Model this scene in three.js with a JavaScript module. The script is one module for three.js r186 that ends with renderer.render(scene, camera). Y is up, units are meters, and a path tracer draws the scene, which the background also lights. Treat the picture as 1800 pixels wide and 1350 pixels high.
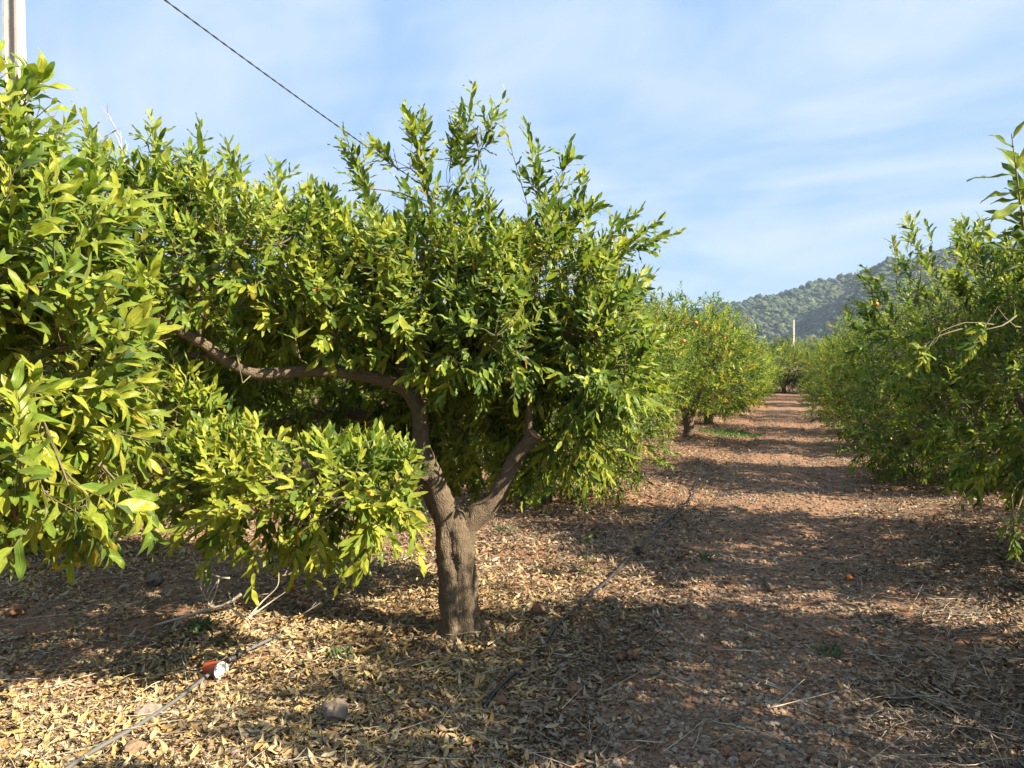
import * as THREE from 'three';
import { mergeGeometries } from 'three/addons/utils/BufferGeometryUtils.js';
import { createNoise2D, createNoise3D, createNoise4D } from 'simplex-noise';

// ---------------------------------------------------------------- camera, sky, sun, exposure
// World: -Z runs along the tree rows, +X to the right, y up, metres. The camera stands on the path.
const scene = new THREE.Scene();
const EYE = 1.6, YAW = 19.7 * Math.PI / 180, PITCH = -1.4 * Math.PI / 180;
const camera = new THREE.PerspectiveCamera(53, 4 / 3, 0.1, 6000);
camera.position.set(0, EYE, 0);
camera.rotation.set(PITCH, YAW, 0, 'YXZ');
camera.updateMatrixWorld(true);

const renderer = new THREE.WebGLRenderer({ antialias: true });
renderer.toneMapping = THREE.LinearToneMapping;
renderer.toneMappingExposure = 3.35;
renderer.shadowMap.enabled = true;

function mulberry(seed) {
  return () => { seed = (seed + 0x6d2b79f5) | 0; let t = Math.imul(seed ^ (seed >>> 15), 1 | seed); t = (t + Math.imul(t ^ (t >>> 7), 61 | t)) ^ t; return ((t ^ (t >>> 14)) >>> 0) / 4294967296; };
}
const n2 = createNoise2D(mulberry(11)), n3 = createNoise3D(mulberry(12)), n2b = createNoise2D(mulberry(13)), n4 = createNoise4D(mulberry(14));
const fbm2 = (x, y, o = 4) => { let s = 0, a = 0.5; for (let i = 0; i < o; i++) { s += a * n2(x, y); x = x * 2.03 + 7.1; y = y * 2.03 - 3.7; a *= 0.5; } return s; };
const clamp = (x, a = 0, b = 1) => Math.min(b, Math.max(a, x)), lerp = (a, b, t) => a + (b - a) * t;
const smooth = (a, b, x) => { const t = clamp((x - a) / (b - a)); return t * t * (3 - 2 * t); };

// sun: to the right of the camera and a little behind it, about 33 degrees up
const SUN_AZ = YAW - (90 + 24) * Math.PI / 180, SUN_EL = 33 * Math.PI / 180;
const sunDir = new THREE.Vector3(-Math.sin(SUN_AZ) * Math.cos(SUN_EL), Math.sin(SUN_EL), -Math.cos(SUN_AZ) * Math.cos(SUN_EL));
const sun = new THREE.DirectionalLight(new THREE.Color().setRGB(1, 0.88, 0.68), 5);
sun.name = 'sun'; sun.position.copy(sunDir).multiplyScalar(120); sun.castShadow = true;
Object.assign(sun.shadow.camera, { left: -45, right: 45, top: 45, bottom: -45, near: 1, far: 300 });
sun.shadow.mapSize.set(4096, 4096);
scene.add(sun, sun.target);

{ // clear winter sky with thin cirrus
  const W = 2048, H = 1024, data = new Float32Array(W * H * 4), K = 0.315;
  const zen = [0.34, 0.55, 0.95], low = [0.45, 0.68, 0.97], cl = [0.73, 0.85, 1.0];
  for (let r = 0; r < H; r++) {
    const el = ((r + 0.5) / H - 0.5) * Math.PI, y = Math.sin(el), c = Math.cos(el);
    for (let q = 0; q < W; q++) {
      const az = ((q + 0.5) / W - 0.5) * 2 * Math.PI, x = Math.cos(az) * c, z = Math.sin(az) * c, i = (r * W + q) * 4;
      const t = Math.pow(clamp(y), 0.6), k = 1 / (Math.max(y, 0) + 0.22);
      let a = 0;
      if (y > -0.05) {
        const u = x * k, v = z * k, w1 = n2b(u * 0.7 + 3, v * 0.7), w2 = n2b(u * 0.7 - 9, v * 0.7 + 5);
        const s = fbm2(u * 0.9 + w1 * 0.5, v * 2.1 + w2 * 0.5, 5), f = fbm2(u * 2.5 + v * 1.5 + w2, v * 7 - u * 2 + w1 * 1.5, 4);
        a = clamp(0.42 + s * 0.75 + f * 0.22) * 0.8 * smooth(-0.02, 0.16, y);
      }
      for (let ch = 0; ch < 3; ch++) data[i + ch] = K * lerp(lerp(low[ch], zen[ch], t), cl[ch], a);
      data[i + 3] = 1;
    }
  }
  const tex = new THREE.DataTexture(data, W, H, THREE.RGBAFormat, THREE.FloatType);
  tex.mapping = THREE.EquirectangularReflectionMapping; tex.magFilter = THREE.LinearFilter; tex.needsUpdate = true;
  scene.background = tex; scene.environment = tex;
}

// ---------------------------------------------------------------- helpers
const V = (x, y, z) => new THREE.Vector3(x, y, z);
const FPX = 675 / Math.tan(26.5 * Math.PI / 180);       // focal length in pixels of the 1800 x 1350 photograph
const at = (px, py, depth) => V((px - 900) / FPX * depth, (675 - py) / FPX * depth, -depth).applyMatrix4(camera.matrixWorld);
function groundH(x, z) {
  const near = 1 - smooth(30, 60, Math.hypot(x, z));
  const row = Math.exp(-(((x + 1.95) / 1.0) ** 2)) + Math.exp(-(((x - 2.4) / 1.0) ** 2));
  return near * (0.05 * row - 0.03 - 0.03 * Math.exp(-(((x + 0.85 + 0.06 * n2(z * 0.4, 8)) / 0.2) ** 2)) - 0.03 * Math.exp(-(((x - 0.5 + 0.06 * n2(z * 0.4, 9)) / 0.2) ** 2)) + 0.035 * n2(x * 0.55, z * 0.55) + 0.014 * n2(x * 2.1 + 5, z * 2.1) + 0.007 * n2(x * 6.3, z * 6.3 + 9));
}
const onGround = (px, py, lift = 0) => { // where the sight line through that pixel of the photograph meets the soil
  const d = at(px, py, 1).sub(camera.position); let t = EYE / -d.y;
  for (let i = 0; i < 4; i++) { const p = camera.position.clone().addScaledVector(d, t); t = (EYE - groundH(p.x, p.z)) / -d.y; }
  const p = camera.position.clone().addScaledVector(d, t); p.y = groundH(p.x, p.z) + lift; return p;
};
const used = new Map();
const numbered = (n) => { const k = used.get(n) ?? 0; used.set(n, k + 1); return k ? n + '_' + String(k).padStart(3, '0') : n; };
function tag(o, label, category, group, kind) {
  Object.assign(o.userData, { label, category }); if (group) o.userData.group = group; if (kind) o.userData.kind = kind; return o;
}
function top(o, name) { o.name = numbered(name); scene.add(o); return o; }
function part(geo, mat, name, parent, kind) { const m = new THREE.Mesh(geo, mat); m.name = name; if (kind) m.userData.kind = kind; parent.add(m); return m; }
function noiseTexture(size, fn, srgb = true, repeat = 1) {
  const d = new Uint8Array(size * size * 4);
  for (let j = 0; j < size; j++) for (let i = 0; i < size; i++) { const c = fn(i / size, j / size), o = (j * size + i) * 4; d[o] = clamp(c[0]) * 255; d[o + 1] = clamp(c[1]) * 255; d[o + 2] = clamp(c[2]) * 255; d[o + 3] = 255; }
  const t = new THREE.DataTexture(d, size, size); t.wrapS = t.wrapT = THREE.RepeatWrapping; t.magFilter = THREE.LinearFilter; t.minFilter = THREE.LinearMipmapLinearFilter; t.generateMipmaps = true;
  if (srgb) t.colorSpace = THREE.SRGBColorSpace; t.repeat.set(repeat, repeat); t.needsUpdate = true; return t;
}
// noise that repeats after one unit of u and v
const tile = (u, v, f, s = 0) => { const a = u * 2 * Math.PI, b = v * 2 * Math.PI, r = f / (2 * Math.PI); return n4(Math.cos(a) * r + s, Math.sin(a) * r, Math.cos(b) * r - s, Math.sin(b) * r); };
// tapered tube through points [Vector3, radius]; lump(angle, t, length) scales the radius; uv in metres
function tube(nodes, seg = 8, per = 4, lump = null, cap = true) {
  const curve = new THREE.CatmullRomCurve3(nodes.map((n) => n[0]), false, 'centripetal'), n = (nodes.length - 1) * per, pos = [], uv = [], idx = [];
  let up = V(0.31, 0.2, 0.93), len = 0, last = null;
  for (let i = 0; i <= n; i++) {
    const t = i / n, p = curve.getPoint(t), tan = curve.getTangent(t), s = Math.min(nodes.length - 2, Math.floor(t * (nodes.length - 1))), f = t * (nodes.length - 1) - s, R = lerp(nodes[s][1], nodes[s + 1][1], f);
    const b = V().crossVectors(tan, up).normalize(), c = V().crossVectors(b, tan).normalize(); up = c;
    if (last) len += p.distanceTo(last); last = p;
    for (let k = 0; k <= seg; k++) {
      const a = (k % seg) / seg * 2 * Math.PI, q = R * (lump ? lump(a, t, p) : 1);
      pos.push(p.x + (b.x * Math.cos(a) + c.x * Math.sin(a)) * q, p.y + (b.y * Math.cos(a) + c.y * Math.sin(a)) * q, p.z + (b.z * Math.cos(a) + c.z * Math.sin(a)) * q);
      uv.push(k / seg * Math.max(0.1, Math.round(R * 62.8) / 10), len);
    }
  }
  for (let i = 0; i < n; i++) for (let k = 0; k < seg; k++) { const a = i * (seg + 1) + k, b = a + seg + 1; idx.push(a, a + 1, b, b, a + 1, b + 1); }
  if (cap) for (const [i, flip] of [[0, 1], [n, 0]]) {
    const p = curve.getPoint(i / n), c = pos.length / 3; pos.push(p.x, p.y, p.z); uv.push(0, 0);
    for (let k = 0; k < seg; k++) { const a = i * (seg + 1) + k; flip ? idx.push(a + 1, a, c) : idx.push(a, a + 1, c); }
  }
  const g = new THREE.BufferGeometry();
  g.setAttribute('position', new THREE.Float32BufferAttribute(pos, 3)); g.setAttribute('uv', new THREE.Float32BufferAttribute(uv, 2)); g.setIndex(idx); g.computeVertexNormals();
  const nn = g.attributes.normal;                        // close the seam of the shading
  for (let i = 0; i <= n; i++) { const a = i * (seg + 1), b = a + seg, v = V(nn.getX(a) + nn.getX(b), nn.getY(a) + nn.getY(b), nn.getZ(a) + nn.getZ(b)).normalize(); nn.setXYZ(a, v.x, v.y, v.z); nn.setXYZ(b, v.x, v.y, v.z); }
  return g;
}

// ---------------------------------------------------------------- materials
const barkMap = noiseTexture(512, (u, v) => {
  const a = n4(Math.cos(u * 6.2832) * 3, Math.sin(u * 6.2832) * 3, Math.cos(v * 6.2832) * 0.7, Math.sin(v * 6.2832) * 0.7), b = tile(u, v, 40, 4), c = tile(u, v, 5, 8), d = tile(u, v, 90, 2), k = 0.55 + 0.06 * a + 0.05 * b + 0.07 * c + 0.04 * d, moss = smooth(0.35, 0.75, tile(u, v, 6, 20));
  return [k * 1.0 - moss * 0.05, k * 0.9 - moss * 0.01, k * 0.77 - moss * 0.05];
}, true, 3);
const barkBump = noiseTexture(512, (u, v) => { const k = 0.5 + 0.25 * n4(Math.cos(u * 6.2832) * 4, Math.sin(u * 6.2832) * 4, Math.cos(v * 6.2832), Math.sin(v * 6.2832)) + 0.25 * tile(u, v, 46, 5); return [k, k, k]; }, false, 3);
const bark = new THREE.MeshStandardMaterial({ map: barkMap, bumpMap: barkBump, bumpScale: 0.014, roughness: 0.95, color: new THREE.Color().setRGB(0.50, 0.46, 0.41) });
const twigMat = new THREE.MeshStandardMaterial({ color: new THREE.Color().setRGB(0.16, 0.13, 0.07), roughness: 0.9 });
const deadTwigMat = new THREE.MeshStandardMaterial({ color: new THREE.Color().setRGB(0.46, 0.39, 0.30), roughness: 0.95 });
const cutWood = new THREE.MeshStandardMaterial({ map: noiseTexture(128, (u, v) => { const r = Math.hypot(u - 0.5, v - 0.5), k = 0.62 + 0.06 * Math.sin(r * 90) + 0.08 * tile(u, v, 12); return [k, k * 0.78, k * 0.62]; }), roughness: 0.9 });
const leafMap = noiseTexture(256, (u, v) => { // u across, v along: midrib, side veins, mottling
  const x = Math.abs(u - 0.5) * 2, rib = Math.exp(-((x / 0.06) ** 2)), side = Math.pow(0.5 + 0.5 * Math.cos((v * 11 - x * 2.2) * 2 * Math.PI), 10) * (1 - x);
  const spot = smooth(0.62, 0.75, tile(u, v, 13, 37)), m = 0.82 + 0.12 * tile(u, v, 4, 31) + 0.06 * tile(u, v, 18, 33) - 0.14 * spot, k = m + 0.17 * rib + 0.07 * side;
  return [k + 0.05 * rib, k, k - 0.03 * rib];
});
const leafBump = noiseTexture(256, (u, v) => { const x = Math.abs(u - 0.5) * 2, k = 0.6 - 0.4 * Math.exp(-((x / 0.07) ** 2)) - 0.2 * Math.pow(0.5 + 0.5 * Math.cos((v * 11 - x * 2.2) * 2 * Math.PI), 6) * (1 - x) + 0.1 * tile(u, v, 9, 41); return [k, k, k]; }, false);
const leafMaterial = (color) => new THREE.MeshPhysicalMaterial({ map: leafMap, bumpMap: leafBump, bumpScale: 0.0012, color, roughness: 0.95, transmission: 0.48, thickness: 0, clearcoat: 0.38, clearcoatRoughness: 0.34, specularIntensity: 0.3, side: THREE.DoubleSide });
// leaf colours, linear
const LEAF = [[0.075, 0.155, 0.018], [0.115, 0.215, 0.021], [0.170, 0.290, 0.025], [0.250, 0.375, 0.029], [0.365, 0.465, 0.035], [0.490, 0.535, 0.043], [0.520, 0.430, 0.036], [0.560, 0.290, 0.026], [0.330, 0.210, 0.080], [0.050, 0.105, 0.015]]
  .map((c) => new THREE.Color().setRGB(...c));
const leafMats = LEAF.map((c) => leafMaterial(c)), leafWhite = leafMaterial(new THREE.Color(1, 1, 1));
const orangeSkin = new THREE.MeshPhysicalMaterial({ color: new THREE.Color().setRGB(0.78, 0.20, 0.012), roughness: 0.5, clearcoat: 0.3, clearcoatRoughness: 0.35, bumpMap: noiseTexture(128, (u, v) => { const k = 0.5 + 0.5 * tile(u, v, 40, 7); return [k, k, k]; }, false, 2), bumpScale: 0.0012 });

// ---------------------------------------------------------------- leaf and sprig shapes
function leafGeometry(curl, fold, twist, n = 6) { // unit long, along +y, upper face +z
  const pos = [], uv = [], idx = [], prof = (t) => Math.pow(t, 0.62) * Math.pow(1 - t, 0.78) / 0.53;
  for (let i = 0; i <= n; i++) {
    const t = i / n, w = 0.175 * prof(t) + (i < n ? 0.012 : 0), z = -curl * t * t + 0.05 * Math.sin(t * 7 + twist * 9), a = twist * t;
    for (const s of [-1, 0, 1]) { const x = s * w, zz = fold * Math.abs(s) * w + 0.05 * s * Math.sin(t * 11 + twist * 5); pos.push(x * Math.cos(a) - zz * Math.sin(a), t - 0.25 * curl * t * t, z + x * Math.sin(a) + zz * Math.cos(a)); uv.push(0.5 + s * 0.5, t); }
  }
  for (let i = 0; i < n; i++) for (let k = 0; k < 2; k++) { const a = i * 3 + k, b = a + 3; idx.push(a, a + 1, b, b, a + 1, b + 1); }
  const g = new THREE.BufferGeometry(); g.setAttribute('position', new THREE.Float32BufferAttribute(pos, 3)); g.setAttribute('uv', new THREE.Float32BufferAttribute(uv, 2)); g.setIndex(idx); g.computeVertexNormals(); return g;
}
const leafShapes = [leafGeometry(0.18, 0.35, 0.1), leafGeometry(0.3, 0.5, -0.25), leafGeometry(0.1, 0.6, 0.3), leafGeometry(0.42, 0.3, 0.15)];
const up = V(0, 1, 0), tmpM = new THREE.Matrix4(), tmpX = V(), tmpZ = V();
function leafMatrix(p, axis, normal, L, W, C, out = new THREE.Matrix4()) {
  tmpZ.copy(normal).addScaledVector(axis, -normal.dot(axis)).normalize(); tmpX.crossVectors(axis, tmpZ).normalize();
  return out.makeBasis(tmpX.clone().multiplyScalar(L * W), axis.clone().multiplyScalar(L), tmpZ.clone().multiplyScalar(L * C)).setPosition(p);
}
const rv = (R) => { const z = R() * 2 - 1, a = R() * 6.2832, s = Math.sqrt(1 - z * z); return V(s * Math.cos(a), z, s * Math.sin(a)); };
// the leaves of one shoot: calls put(matrix, share along the shoot)
function shootLeaves(R, base, dir, len, count, leafLen, open, droop, put) {
  const side = V().crossVectors(dir, Math.abs(dir.y) > 0.9 ? V(1, 0, 0) : up).normalize(), oth = V().crossVectors(side, dir);
  let a = R() * 6.28;
  for (let k = 0; k < count; k++) {
    const t = (k + 0.6) / count; a += 2.4 + (R() - 0.5) * 0.7;
    const p = base.clone().addScaledVector(dir, len * t), th = open * (1.05 - 0.5 * t) * (0.8 + 0.4 * R());
    const rad = side.clone().multiplyScalar(Math.cos(a)).addScaledVector(oth, Math.sin(a));
    const ax = dir.clone().multiplyScalar(Math.cos(th)).addScaledVector(rad, Math.sin(th)).addScaledVector(up, -droop * (0.6 + 0.8 * R())).addScaledVector(rv(R), 0.22).normalize();
    const nm = dir.clone().multiplyScalar(0.75).addScaledVector(rad, -0.25).addScaledVector(up, 0.35).addScaledVector(sunDir, 0.6).addScaledVector(rv(R), 0.5).normalize();
    const L = leafLen * (0.62 + 0.6 * R()) * (t > 0.85 ? 0.75 : 1);
    put(leafMatrix(p, ax, nm, L, 0.74 + 0.42 * R(), 0.3 + 1.6 * R() * R()), t, p, L, nm);
  }
}
function sprigGeometry(seed, small) { // a whole shoot with its leaves, for trees farther off
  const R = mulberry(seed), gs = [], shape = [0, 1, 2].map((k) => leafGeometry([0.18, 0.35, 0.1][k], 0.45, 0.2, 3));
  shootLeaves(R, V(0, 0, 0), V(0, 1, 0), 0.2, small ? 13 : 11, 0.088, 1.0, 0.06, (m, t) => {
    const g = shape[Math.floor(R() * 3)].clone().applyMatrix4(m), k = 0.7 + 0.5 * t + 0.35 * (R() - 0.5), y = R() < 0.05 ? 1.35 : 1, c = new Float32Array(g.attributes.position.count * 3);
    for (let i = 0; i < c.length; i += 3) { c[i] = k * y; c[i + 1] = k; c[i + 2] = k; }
    g.setAttribute('color', new THREE.BufferAttribute(c, 3)); gs.push(g);
  });
  return mergeGeometries(gs);
}
const sprigs = [1, 2, 3, 4, 5].map((s) => sprigGeometry(s * 77, true));
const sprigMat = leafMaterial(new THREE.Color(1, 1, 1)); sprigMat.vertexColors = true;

// ---------------------------------------------------------------- orange trees
const pick = (R, w) => { let s = w.reduce((a, b) => a + b), r = R() * s; for (let i = 0; i < w.length; i++) if ((r -= w[i]) < 0) return i; return w.length - 1; };
const detailed = [];      // trees whose leaves are set one by one; finished after all of them stand
// o: name label group seed; limbs [[Vector3, r] ...] world; lobes {c, r:[x,y,z], n}; extra shoots; weights of the leaf colours
function orangeTree(o) {
  const R = mulberry(o.seed), root = new THREE.Group(); top(root, 'orange_tree'); root.position.copy(o.base);
  tag(root, o.label, 'orange tree', o.group);
  const local = (g) => g.translate(-o.base.x, -o.base.y, -o.base.z);
  part(local(tube(o.trunk, o.detail ? 28 : 12, o.detail ? 9 : 4, o.trunkLump ?? ((a, t, p) => 1 + 0.09 * Math.cos(3 * a + o.seed) + 0.08 * n3(p.x * 9 + Math.cos(a), p.y * 5, p.z * 9 + Math.sin(a))))), bark, 'trunk', root);
  const nodes = [];
  for (const limb of o.limbs) {
    part(local(tube(limb, o.detail ? 12 : 7, o.detail ? 6 : 3, (a, t, p) => 1 + 0.12 * n3(p.x * 14 + Math.cos(a), p.y * 14, p.z * 14 + Math.sin(a)))), bark, 'limb', root);
    const c = new THREE.CatmullRomCurve3(limb.map((n) => n[0]), false, 'centripetal');
    for (let i = 2; i <= 24; i++) nodes.push(c.getPoint(i / 24));
  }
  // shoots in the outer shell of the lobes
  const shoots = [];
  const inside = (p, lobe) => Math.sqrt(((p.x - lobe.c.x) / lobe.r[0]) ** 2 + ((p.y - lobe.c.y) / lobe.r[1]) ** 2 + ((p.z - lobe.c.z) / lobe.r[2]) ** 2);
  for (const lobe of o.lobes) {
    let made = 0;
    for (let tries = 0; made < lobe.n && tries < lobe.n * 12; tries++) {
      const d = rv(R), f = 1 - 0.5 * Math.pow(R(), 1.7), rough = 1 + 0.2 * n3(d.x * 2.1 + o.seed, d.y * 2.1, d.z * 2.1) + 0.12 * n3(d.x * 5 + o.seed, d.y * 5, d.z * 5);
      const p = V(lobe.c.x + d.x * lobe.r[0] * f * rough, lobe.c.y + d.y * lobe.r[1] * f * rough, lobe.c.z + d.z * lobe.r[2] * f * rough);
      if (p.y < (o.floor ?? 0.25) || (o.keepOut && o.keepOut(p))) continue;
      if (o.lobes.some((l) => l !== lobe && inside(p, l) < 0.55)) continue;
      if (n3(p.x * 2.6 + o.seed * 3, p.y * 2.6, p.z * 2.6) < (o.gap ?? -0.42)) continue;
      const out = V(d.x / lobe.r[0], d.y / lobe.r[1], d.z / lobe.r[2]).normalize(), low = smooth(0.0, -0.7, d.y);
      const dir = out.multiplyScalar(0.75).addScaledVector(up, lerp(0.65, -0.3, low)).addScaledVector(rv(R), 0.55).normalize();
      shoots.push({ p, dir, len: 0.12 + 0.17 * R(), n: 8 + Math.floor(R() * 6), open: 0.9, droop: 0.04 + 0.34 * low, size: (o.leaf ?? 0.088) * (lobe.leaf ?? 1), w: lobe.w ?? o.w }); made++;
    }
  }
  for (const e of o.extra ?? []) { // long upright water shoots with leaves and short side shoots
    const dir = e.b.clone().sub(e.a), L = dir.length(); dir.normalize();
    shoots.push({ p: e.a, dir, len: L, n: Math.round(L * (e.per ?? 36)), open: e.open ?? 0.8, droop: e.droop ?? 0.05, size: e.leaf ?? o.leaf ?? 0.088, w: e.w ?? o.w, long: true });
    for (let k = 0, m = e.sides ?? Math.round(L * 12); k < m; k++) { const t = 0.75 * R(); shoots.push({ p: e.a.clone().addScaledVector(dir, L * t), dir: dir.clone().addScaledVector(rv(R), 0.7).normalize(), len: 0.08 + 0.1 * R(), n: 6 + Math.floor(R() * 4), open: 0.85, droop: 0.05, size: e.leaf ?? o.leaf ?? 0.088, w: e.w ?? o.w }); }
  }
  if (o.keepOut) for (let i = shoots.length - 1; i >= 0; i--) { const s = shoots[i]; if ([0.35, 0.75].some((t) => o.keepOut(s.p.clone().addScaledVector(s.dir, s.len * t)))) shoots.splice(i, 1); }
  // branchlets: clusters of shoots hang on a branch that leaves the nearest limb
  const tg = [], thin = (a, b, r0, r1, seg = 4) => { const m = a.clone().lerp(b, 0.5).addScaledVector(rv(R), a.distanceTo(b) * 0.1); tg.push(tube([[a, r0], [m, (r0 + r1) / 2], [b, r1]], seg, 2, null, false)); };
  const heads = [];
  for (const s of shoots) {
    let h = null, bd = o.detail ? 0.2 : 0.5; for (const q of heads) { const d = q.p.distanceTo(s.p); if (d < bd) { bd = d; h = q; } }
    if (!h) { h = { p: s.p.clone().addScaledVector(s.dir, -0.1), kids: [] }; heads.push(h); } h.kids.push(s);
  }
  for (const h of heads) {
    let best = nodes[0], bd = 1e9; for (const q of nodes) { const d = q.distanceTo(h.p) + Math.max(0, q.y - h.p.y) * 0.6; if (d < bd) { bd = d; best = q; } }
    thin(best, h.p, Math.min(0.012, 0.003 + bd * 0.009), 0.0026, 5); nodes.push(best.clone().lerp(h.p, 0.6));
    if (o.detail) for (const s of h.kids) { thin(h.p, s.p, 0.0022, 0.0016, 3); tg.push(tube([[s.p, s.long ? 0.0045 : 0.002], [s.p.clone().addScaledVector(s.dir, s.len), 0.001]], 3, 2, null, false)); }
  }
  part(local(mergeGeometries(tg)), twigMat, 'twigs', root, 'stuff');
  // fruit
  for (const f of o.fruit ?? []) { const m = part(fruitGeo, orangeSkin, 'orange', root); m.position.copy(f).sub(o.base); m.scale.setScalar(0.9 + 0.25 * R()); m.rotation.set(R() * 6, R() * 6, 0); }
  if (o.detail) {
    const leaves = [];
    for (const s of shoots) { const tone = n3(s.p.x * 1.7 + 40, s.p.y * 1.7, s.p.z * 1.7 + o.seed); shootLeaves(R, s.p, s.dir, s.len, s.n, s.size, s.open, s.droop, (m, t, p, L, nm) => {
      if (p.y < groundH(p.x, p.z) + 0.07 || (o.keepOut && o.keepOut(p))) return;
      let c = pick(R, s.w); if (c >= 6 && c < 9 && n3(s.p.x * 1.9 + 90, s.p.y * 1.9, s.p.z * 1.9) < 0.22) c = 4; if (c < 6) c = clamp(Math.round(c + tone * 1.3 + (t > 0.7 ? 0.5 : -0.2)), 0, 5); leaves.push({ m, c, p, L, nm }); }); }
    detailed.push({ root, leaves, base: o.base, shape: leafShapes[o.seed % 4], R });
  } else {
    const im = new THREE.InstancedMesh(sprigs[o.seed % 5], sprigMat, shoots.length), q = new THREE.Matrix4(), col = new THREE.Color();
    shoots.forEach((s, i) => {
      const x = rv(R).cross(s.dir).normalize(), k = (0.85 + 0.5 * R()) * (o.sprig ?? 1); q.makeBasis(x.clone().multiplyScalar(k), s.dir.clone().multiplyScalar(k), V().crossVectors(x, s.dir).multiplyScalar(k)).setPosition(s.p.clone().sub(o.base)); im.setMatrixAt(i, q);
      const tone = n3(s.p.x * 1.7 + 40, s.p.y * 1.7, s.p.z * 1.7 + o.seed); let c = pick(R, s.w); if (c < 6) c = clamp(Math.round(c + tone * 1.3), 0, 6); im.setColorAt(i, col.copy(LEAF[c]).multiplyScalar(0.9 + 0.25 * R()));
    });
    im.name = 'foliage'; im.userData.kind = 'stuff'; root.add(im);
  }
  return root;
}
const fruitGeo = (() => { const g = new THREE.SphereGeometry(0.03, 18, 12), p = g.attributes.position; for (let i = 0; i < p.count; i++) { const y = p.getY(i) / 0.03, k = 1 + 0.02 * n3(p.getX(i) * 60, y, p.getZ(i) * 60); p.setXYZ(i, p.getX(i) * k, p.getY(i) * 0.88 - (y > 0.9 ? 0.002 : 0), p.getZ(i) * k); } g.computeVertexNormals(); return g; })();

// a tree that grew by the usual habit: short trunk, four or five limbs, round crown down to the ground
function habitTree(o) {
  const R = mulberry(o.seed * 31 + 7), b = V(o.x, groundH(o.x, o.z) - 0.03, o.z), H = o.h ?? 2.9, r = o.r ?? 1.65, th = 0.5 + 0.15 * R(), lean = V(0.1 * (R() - 0.5), 0, 0.1 * (R() - 0.5));
  const trunk = [[b.clone(), 0.13], [b.clone().add(V(0, th * 0.4, 0)), 0.105], [b.clone().addScaledVector(lean, 1).add(V(0, th, 0)), 0.12], [b.clone().addScaledVector(lean, 1.2).add(V(0, th + 0.12, 0)), 0.09]];
  const limbs = [], n = 4 + Math.floor(R() * 2), a0 = R() * 6;
  for (let k = 0; k < n; k++) {
    const a = a0 + k / n * 6.283 + (R() - 0.5) * 0.5, s = V(Math.cos(a), 0, Math.sin(a)), reach = r * (0.5 + 0.25 * R()), ht = H * (0.55 + 0.25 * R());
    const q = (f, y, j) => b.clone().addScaledVector(s, reach * f).add(V((R() - 0.5) * j, y, (R() - 0.5) * j));
    limbs.push([[q(0.05, th * 0.85, 0), 0.075], [q(0.3, th + 0.28, 0.08), 0.058], [q(0.62, lerp(th, ht, 0.55), 0.14), 0.04], [q(0.85, ht * 0.9, 0.2), 0.022], [q(1, ht, 0.2), 0.01]]);
  }
  const N = o.shoots ?? 1300, cy = H * 0.53, lobes = [{ c: b.clone().add(V(0, cy, 0)), r: [r * 0.86, H * 0.44, r * 0.86], n: N * 0.46 }];
  for (let k = 0; k < 6; k++) { const a = a0 + k * 1.05 + R() * 0.4, q = 0.45 + 0.15 * R(), y = H * (0.32 + 0.42 * R()); lobes.push({ c: b.clone().add(V(Math.cos(a) * r * q, y, Math.sin(a) * r * q)), r: [r * 0.5, H * 0.24 + 0.1 * R(), r * 0.5], n: N * 0.09 }); }
  if (o.skirt) for (let k = 0; k < 8; k++) { const a = a0 + k * 0.785; if (-0.24 * Math.cos(a) + 0.97 * Math.sin(a) > 0.45) continue; lobes.push({ c: b.clone().add(V(Math.cos(a) * r * 0.72, 0.62, Math.sin(a) * r * 0.72)), r: [r * 0.36, 0.5, r * 0.36], n: N * 0.06 }); }
  const extra = []; for (let k = 0; k < (o.sprouts ?? 9); k++) { const a = R() * 6.28, d = r * 0.7 * Math.sqrt(R()), p = b.clone().add(V(Math.cos(a) * d, H * (0.86 - 0.2 * d / r), Math.sin(a) * d)); extra.push({ a: p, b: p.clone().add(V((R() - 0.5) * 0.2, 0.2 + 0.28 * R(), (R() - 0.5) * 0.2)), per: 30, sides: 2 }); }
  return orangeTree({ ...o, base: b, trunk, limbs, lobes, extra: [...extra, ...(o.extra ?? [])], floor: o.floor ?? 0.22 });
}
const camInv = camera.matrixWorld.clone().invert();
const toPx = (p) => { const q = p.clone().applyMatrix4(camInv); return { x: 900 + q.x / -q.z * FPX, y: 675 - q.y / -q.z * FPX, d: -q.z }; };

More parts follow.
